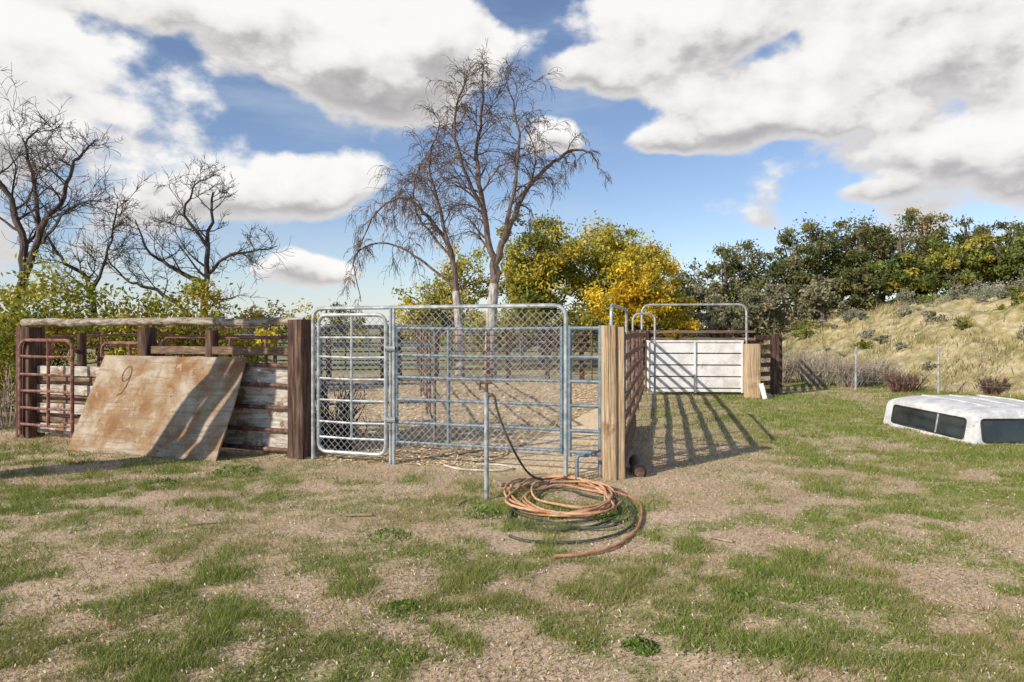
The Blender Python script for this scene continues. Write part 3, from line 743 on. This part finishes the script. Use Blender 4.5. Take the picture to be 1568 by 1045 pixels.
# ---------------------------------------------------------------- stand pipe + hoses
mb=MB()
x,y=-.228,6.11
mb.tube([(x,y,-.1),(x,y,.93)],.021,galv,12);mb.tube([(x,y,.90),(x,y,.96)],.028,galv,10)
mb.tube([(x,y,.95),(x,y,1.07)],.014,rustdark,8);mb.tube([(x-.06,y,1.045),(x+.05,y-.01,1.05)],.013,rustdark,8)
mb.tube([(x,y,.93),(x+.05,y-.02,.94),(x+.075,y-.02,.90)],.017,rustdark,8)
mb.tube([(x-.055,y,1.05),(x-.06,y,.98)],.009,rustdark,6)
mb.done('water_hydrant')
gzz=lambda px,py,h=.02:(px,py,gzf(px,py)+h)
def loops(mb,n,cx,cy,rx,ry,jc,js,r,mat,h0,dh):
    """one long continuous loosely wound hose"""
    pts=[];ph=random.uniform(0,6);N=n*34
    ks=[(cx+random.uniform(-jc,jc),cy+random.uniform(-jc,jc)*1.8,random.uniform(1-js,1+js),random.uniform(0,6)) for _ in range(n+2)]
    for i in range(N):
        f=i/34;k=int(f);w=f-k;w=w*w*(3-2*w)
        q=[ks[k][j]*(1-w)+ks[k+1][j]*w for j in range(4)]
        a=ph+2*math.pi*f
        R=1+.07*math.sin(3*a+q[3])+.08*math.sin(2*a+q[3]*2)
        pts.append(gzz(q[0]+rx*q[2]*R*math.cos(a),q[1]+ry*q[2]*R*math.sin(a),h0+dh*f+.010*math.sin(4*a+k)))
    mb.tube(pts,r,mat,8);return pts
mb=MB()
mb.tube(spline([(-.15,6.09,.90),(-.13,6.1,.80),(-.06,6.12,.60),(.04,6.2,.38),(.16,6.35,.18),gzz(.33,6.7,.03),gzz(.6,6.7),gzz(.9,6.4),gzz(1.0,5.8),gzz(.9,5.2),gzz(.55,4.85),gzz(.15,4.85),gzz(-.02,4.98)],6),.0105,hosek,8)
loops(mb,1,.50,5.75,.45,.62,.06,.10,.0105,hosek,.02,.008)
mb.tube(spline([gzz(.02,5.75,.03),gzz(.0,5.35),gzz(.25,5.12),gzz(.62,5.2),gzz(.88,5.6),gzz(.80,6.0),gzz(.55,6.2,.05)],6),.0105,hosek,8)
mb.tube(spline([gzz(.1,6.0,.03),gzz(-.02,5.55),gzz(.15,5.3),gzz(.6,5.35),gzz(.95,5.7),gzz(1.02,6.3),gzz(.75,6.75)],6),.0105,hosek,8)
mb.done('garden_hose')
mb=MB()
loops(mb,6,.52,6.02,.36,.54,.13,.30,.0105,hoseo,.022,.008)
mb.tube(spline([gzz(.15,6.5,.04),gzz(-.02,6.2,.03),gzz(.05,5.7,.02),gzz(.35,5.45,.04),gzz(.75,5.5,.05),gzz(.95,5.9,.03)],6),.0105,hoseo,8)
mb.done('garden_hose')
mb=MB()
mb.tube(spline([gzz(.62,6.35,.08),gzz(.95,6.25,.03),gzz(1.10,5.89),gzz(.97,5.22),gzz(.75,4.78),gzz(.50,4.58),gzz(.28,4.53)],6),.012,hoser,8)
mb.done('garden_hose')
mb=MB();mb.tube(spline([gzz(-.75,7.55,.02),gzz(-.55,7.35),gzz(-.2,7.25),gzz(.0,7.35),gzz(-.1,7.55),gzz(-.4,7.62)],6),.011,hosew,8);mb.done('garden_hose')
mb=MB();mb.tube(rounded([(.66,6.93,-.05),(.66,6.93,.24),(.78,6.93,.24)],.04),.018,bluesteel,8)
mb.tube([(.665,7.05,-.05),(.665,7.05,.24),(.9,6.98,.24)],.018,bluesteel,8);mb.done('bent_pipe')
mb=MB()
mb.beam(gzz(-.15,6.65,.02),gzz(.38,6.92,.03),.18,.035,concrete,seg=3,jit=.003)
mb.beam(gzz(.0,6.50,.02),gzz(.35,6.62,.03),.12,.03,concrete,seg=3,jit=.003)
mb.done('scrap_planks')
mb=MB()
for (x,y,a,l,w) in ((-1.25,5.55,.1,.22,.035),(1.5,4.9,-.6,.17,.03),(-2.4,5.3,.2,.2,.02),(-.45,5.95,1.2,.14,.04)):
    dx,dy=math.cos(a)*l/2,math.sin(a)*l/2
    mb.beam(gzz(x-dx,y-dy,.016),gzz(x+dx,y+dy,.016),w,.012,concrete,seg=2,jit=.003)
mb.done('wood_scraps')
# stones
mb=MB();stone=simple('stone',[(.3,(.30,.25,.20)),(.7,(.55,.48,.41))],(20,20,20),.9)
for k in range(420):
    y=2.6*(12/2.6)**random.random();x=random.uniform(-.8,.8)*y;r=random.uniform(.005,.015)
    z=gzf(x,y);n=6;rings=[]
    for q,s in ((-.6,.6),(0,1),(.6,.65)):
        rings.append(mb.ring(Vector((x,y,z+r*.3+q*r)),Vector((1,0,0)),Vector((0,1,0)),[(math.cos(i*1.047)*r*s*random.uniform(.7,1.3),math.sin(i*1.047)*r*s*random.uniform(.7,1.3)) for i in range(n)]))
    mb.loft(rings,n,stone)
mb.done('stones',False)
# weeds
def weed(cs,pal,size):
    parts=[]
    for (x,y,r,n) in cs:
        z=gzf(x,y);a=RNG.uniform(0,6.28,n);q=RNG.random(n)**.5*r
        p=np.stack([x+np.cos(a)*q,y+np.sin(a)*q,z+.01+RNG.random(n)*r*.45*(1.1-q/r)],1)
        cl=np.array(pal)[RNG.integers(0,len(pal),n)]*RNG.uniform(.7,1.3,(n,1));parts.append(leafarr(p,size,cl))
    return parts
foliage_object('broadleaf_weeds',weed([(.62,3.3,.09,200),(-.6,3.75,.08,150),(.75,5.45,.12,220),(.35,5.55,.10,160),(-.25,5.6,.16,240),(-3.4,6.6,.2,260),(-2.9,7.2,.25,320),(-.9,5.0,.16,160),(1.3,3.9,.08,90)],[(.15,.24,.05),(.20,.29,.07),(.12,.19,.04)],.015))

# ---------------------------------------------------------------- wire fence at the foot of the bank
mb=MB();tp=[(7.0,18.2),(8.2,16.3),(9.55,15.3),(11.3,14.2),(13.6,12.9)]
for (x,y) in tp:
    z=gzf(x,y);mb.beam((x,y,z-.2),(x+.02,y,z+1.05),.045,.045,galv,up=(0,1,0),bev=.01);
for (a,b) in zip(tp,tp[1:]):
    for h in (.25,.45,.65,.85,1.0):
        za,zb=gzf(*a),gzf(*b);mb.tube([(a[0],a[1],za+h),((a[0]+b[0])/2,(a[1]+b[1])/2,(za+zb)/2+h-.02),(b[0],b[1],zb+h)],.003,galv,3,False)
    for i in range(14):
        t=i/14;x=a[0]+(b[0]-a[0])*t;y=a[1]+(b[1]-a[1])*t;z=gzf(*a)*(1-t)+gzf(*b)*t;mb.tube([(x,y,z+.2),(x,y,z+1)],.002,galv,3,False)
mb.done('wire_fence')

# ---------------------------------------------------------------- camper shell (truck bed cap)
root=D.objects.new('truck_camper_shell',None);link(root);root.location=(5.98,8.87,gzf(6.6,9.8)-.035)
root.scale=(1.04,1.04,1.04)
Wd,Ln=1.75,2.0
prof=[(0,0),(.008,.05),(.065,.37),(.085,.405),(.13,.43),(.26,.455),(.55,.475),(Wd/2,.482)]
prof=prof+[(Wd-x,z) for x,z in prof[:-1][::-1]]
mb=MB();rings=[];n=len(prof)
for y,zf in ((0.0,.0),(.004,.10),(.055,.86),(.075,.92),(.11,.955),(.22,.985),(.5,1.0),(1.0,1.03),(1.6,1.02),(1.85,.99),(1.93,.95),(1.965,.88),(2.0,.0)):
    b=len(mb.v)
    for (px,pz) in prof: mb.v.append((px,y,pz*zf+(.004 if .3<px<Wd-.3 and int(y*10)%2 else 0)))
    rings.append(b)
mi=mb.mi(shellw)
for a,b in zip(rings,rings[1:]):
    for i in range(n-1): mb.f.append((a+i,a+i+1,b+i+1,b+i));mb.m.append(mi)
for xx in (.45,.87,1.29): mb.tube([(xx,.3,.474),(xx,1.0,.497),(xx,1.7,.487)],.012,shellw,6)
mb.done('body',True,root)
def SW(y,t,o=.006):
    return Vector((.008+.057*t-o*.98,y,.05+.32*t+o*.17))
def FW(x,t,o=.006):
    return Vector((x,.004+.051*t-o,.05+.35*t))
def window(mb,pf,a0,a1,t0,t1,split=(),rc=.05):
    asp=.33;pts=[]
    cor=[(a0,t0),(a1,t0),(a1,t1),(a0,t1)]
    for i in range(4):
        p=Vector(cor[i-1]);c=Vector(cor[i]);q=Vector(cor[(i+1)%4])
        def off(u):
            d=u-c;return c+(Vector((math.copysign(rc,d.x),0)) if abs(d.x)>1e-6 else Vector((0,math.copysign(rc/asp,d.y))))
        A,Bq=off(p),off(q)
        for k in range(5):
            t=k/4;pts.append(A*(1-t)**2+c*2*t*(1-t)+Bq*t*t)
    b=len(mb.v)
    for q in pts: mb.v.append(tuple(pf(q.x,q.y,.006)))
    mb.f.append(tuple(range(b,b+len(pts))));mb.m.append(mb.mi(glass))
    loop=[pf(q.x,q.y,.008) for q in pts];loop+=[loop[0],loop[1]]
    mb.tube(loop,.012,blacktrim,6,False)
    for s in split: mb.tube([pf(s,t0,.012),pf(s,t1,.012)],.012,galv,6)
mb=MB();window(mb,SW,.18,1.75,.10,.90,(.72,));mb.done('side_window',False,root)
mb=MB();window(mb,FW,.14,Wd-.14,.05,.86);mb.tube([FW(Wd/2-.05,.1,.02),FW(Wd/2+.05,.1,.02)],.014,galv,6);mb.done('rear_window',False,root)
mb=MB()
mb.beam((.0,-.0,.012),(.0,Ln,.012),.03,.03,galv);mb.beam((0,-.012,.012),(Wd,-.012,.012),.03,.03,galv)
mb.done('base_trim',False,root)
root.rotation_euler=(0,0,math.radians(1.5))

# ---------------------------------------------------------------- light, sky, camera
EL=math.radians(29);dx,dy=.78,.625;q=math.hypot(dx,dy);dx/=q;dy/=q
sun=D.lights.new('sun','SUN');sun.energy=5.0;sun.angle=math.radians(.5);sun.color=(1,.90,.75)
so=link(D.objects.new('sun',sun));so.rotation_euler=Vector((dx*math.cos(EL),dy*math.cos(EL),-math.sin(EL))).to_track_quat('-Z','Y').to_euler();so.location=(-20,-16,20)
w=D.worlds.new('World');scene.world=w;w.use_nodes=True;nt=w.node_tree;nt.nodes.clear()
try:
    w.cycles.sampling_method='MANUAL';w.cycles.sample_map_resolution=256
except Exception: pass
sky=nt.nodes.new('ShaderNodeTexSky');sky.sky_type='NISHITA';sky.sun_disc=False;sky.sun_elevation=EL;sky.sun_rotation=math.atan2(-dx,-dy)%(2*math.pi)
sky.air_density=1.0;sky.dust_density=.5;sky.ozone_density=2.0;sky.altitude=800
tc=nt.nodes.new('ShaderNodeTexCoord');s3=node(nt,'ShaderNodeSeparateXYZ',Vector=tc.outputs['Generated'])
az=mth(nt,'ARCTAN2',s3.outputs[0],s3.outputs[1]);el=mth(nt,'ARCSINE',s3.outputs[2])
# cloud masses: direction tangents (a,b), half sizes, weight
cl=[(-.24,.43,.20,.058,1),(-.18,.365,.13,.045,1),(-.55,.50,.18,.03,.9),(-.11,.44,.05,.05,.8),
(.13,.385,.08,.032,1),(.30,.45,.20,.045,1),(.62,.455,.22,.042,1),(.42,.365,.16,.036,1),(.38,.30,.15,.028,1),(.24,.275,.07,.016,.9),(.70,.255,.10,.026,1),
(-.29,.205,.07,.032,1),(-.30,.085,.06,.018,.9),(-.45,.19,.10,.025,.45),(.07,.275,.035,.02,.6),(.55,.195,.07,.012,.6),
(-1.6,.5,.5,.15,1),(1.5,.5,.5,.15,1),(.1,.9,.8,.15,1)]
cv=node(nt,'ShaderNodeCombineXYZ',X=az,Y=el,Z=0.0).outputs[0]
wv=node(nt,'ShaderNodeTexNoise',Vector=cv,Scale=6.0,Detail=2.0)
wv2=node(nt,'ShaderNodeVectorMath',_operation='MULTIPLY_ADD',i0=wv.outputs['Color'],i1=(.12,.06,0),i2=(-.06,-.03,0))
uv=node(nt,'ShaderNodeVectorMath',_operation='ADD',i0=cv,i1=wv2.outputs[0]).outputs[0]
prev=None;prev2=None
for (a,b,ra,rb,wt) in cl:
    A=math.atan(a);E=math.atan(b*math.cos(A));i1=(1/(ra*1.35),1/(rb*1.6),0)
    s=node(nt,'ShaderNodeVectorMath',_operation='SUBTRACT',i0=uv,i1=(A,E,0))
    s=node(nt,'ShaderNodeVectorMath',_operation='MULTIPLY',i0=s.outputs[0],i1=i1)
    l=node(nt,'ShaderNodeVectorMath',_operation='LENGTH',i0=s.outputs[0]).outputs['Value']
    f=mth(nt,'MULTIPLY',mth(nt,'SUBTRACT',1.0,l),wt)
    prev=f if prev is None else mth(nt,'SMOOTH_MAX',prev,f,.12)
    hy=node(nt,'ShaderNodeSeparateXYZ',Vector=s.outputs[0]).outputs[1]
    g=mth(nt,'MAXIMUM',mth(nt,'ADD',f,.35),0.0);g=mth(nt,'MULTIPLY',g,g)
    prev2=(mth(nt,'MULTIPLY',hy,g),g) if prev2 is None else (mth(nt,'MULTIPLY_ADD',hy,g,prev2[0]),mth(nt,'ADD',prev2[1],g))
hgt=mth(nt,'DIVIDE',prev2[0],mth(nt,'ADD',prev2[1],.02))
mp=node(nt,'ShaderNodeMapping',Vector=cv,Scale=(1,1.5,1))
nz1=node(nt,'ShaderNodeTexNoise',Vector=mp.outputs[0],Scale=6.5,Detail=8.0,Roughness=.54).outputs[0]
mp2=node(nt,'ShaderNodeMapping',Vector=cv,Scale=(1,1.5,1),Location=(-.015,.045,0))
nz2=node(nt,'ShaderNodeTexNoise',Vector=mp2.outputs[0],Scale=6.5,Detail=5.0,Roughness=.54).outputs[0]
f0=mth(nt,'MULTIPLY_ADD',mth(nt,'SUBTRACT',nz1,.52),1.6,mth(nt,'MAXIMUM',prev,-.9))
def mr(v,a,b,c=0.0,d=1.0):
    n=node(nt,'ShaderNodeMapRange',Value=v,i1=a,i2=b,i3=c,i4=d);n.interpolation_type='SMOOTHSTEP';return n.outputs[0]
mask=mr(f0,0.0,.22)
litv=mth(nt,'ADD',mth(nt,'MULTIPLY',mth(nt,'SUBTRACT',nz1,nz2),2.2),mth(nt,'MULTIPLY',hgt,1.0))
lit=mr(litv,-.80,.32)
edge=mr(f0,.7,.1)
lit=mth(nt,'MAXIMUM',lit,mth(nt,'MULTIPLY',edge,.55))
cc=ramp(nt,lit,[(0,(2.7,2.62,2.65)),(.35,(3.8,3.65,3.62)),(.65,(5.8,5.6,5.45)),(1,(6.9,6.75,6.55))])
c2=node(nt,'ShaderNodeCombineXYZ',X=mth(nt,'MULTIPLY',az,1.6),Y=mth(nt,'MULTIPLY',el,6.0),Z=3.0)
hz1=node(nt,'ShaderNodeTexNoise',Vector=c2.outputs[0],Scale=1.8,Detail=5.0,Roughness=.6)
haze=mth(nt,'MULTIPLY',mr(hz1.outputs[0],.46,.72),.32)
lowhaze=mr(el,.12,.0,0,.45)
skyc=mix(nt,1.0,sky.outputs[0],(.98,.93,.96),'MULTIPLY')
base=mix(nt,mth(nt,'MAXIMUM',haze,lowhaze),skyc,(4.3,4.9,5.6))
fin=mix(nt,mth(nt,'MULTIPLY',mask,.96),base,cc)
bg=node(nt,'ShaderNodeBackground',Color=fin,Strength=.145)
o=nt.nodes.new('ShaderNodeOutputWorld');nt.links.new(bg.outputs[0],o.inputs[0])
cam=D.cameras.new('camera');cam.sensor_width=36;cam.lens=24;cam.shift_y=-.0143;cam.clip_end=4000;cam.clip_start=.05
co_=link(D.objects.new('camera',cam));co_.location=(0,0,1.55);co_.rotation_euler=(math.radians(90),0,0);scene.camera=co_
scene.view_settings.view_transform='Standard';scene.view_settings.look='None';scene.view_settings.exposure=0
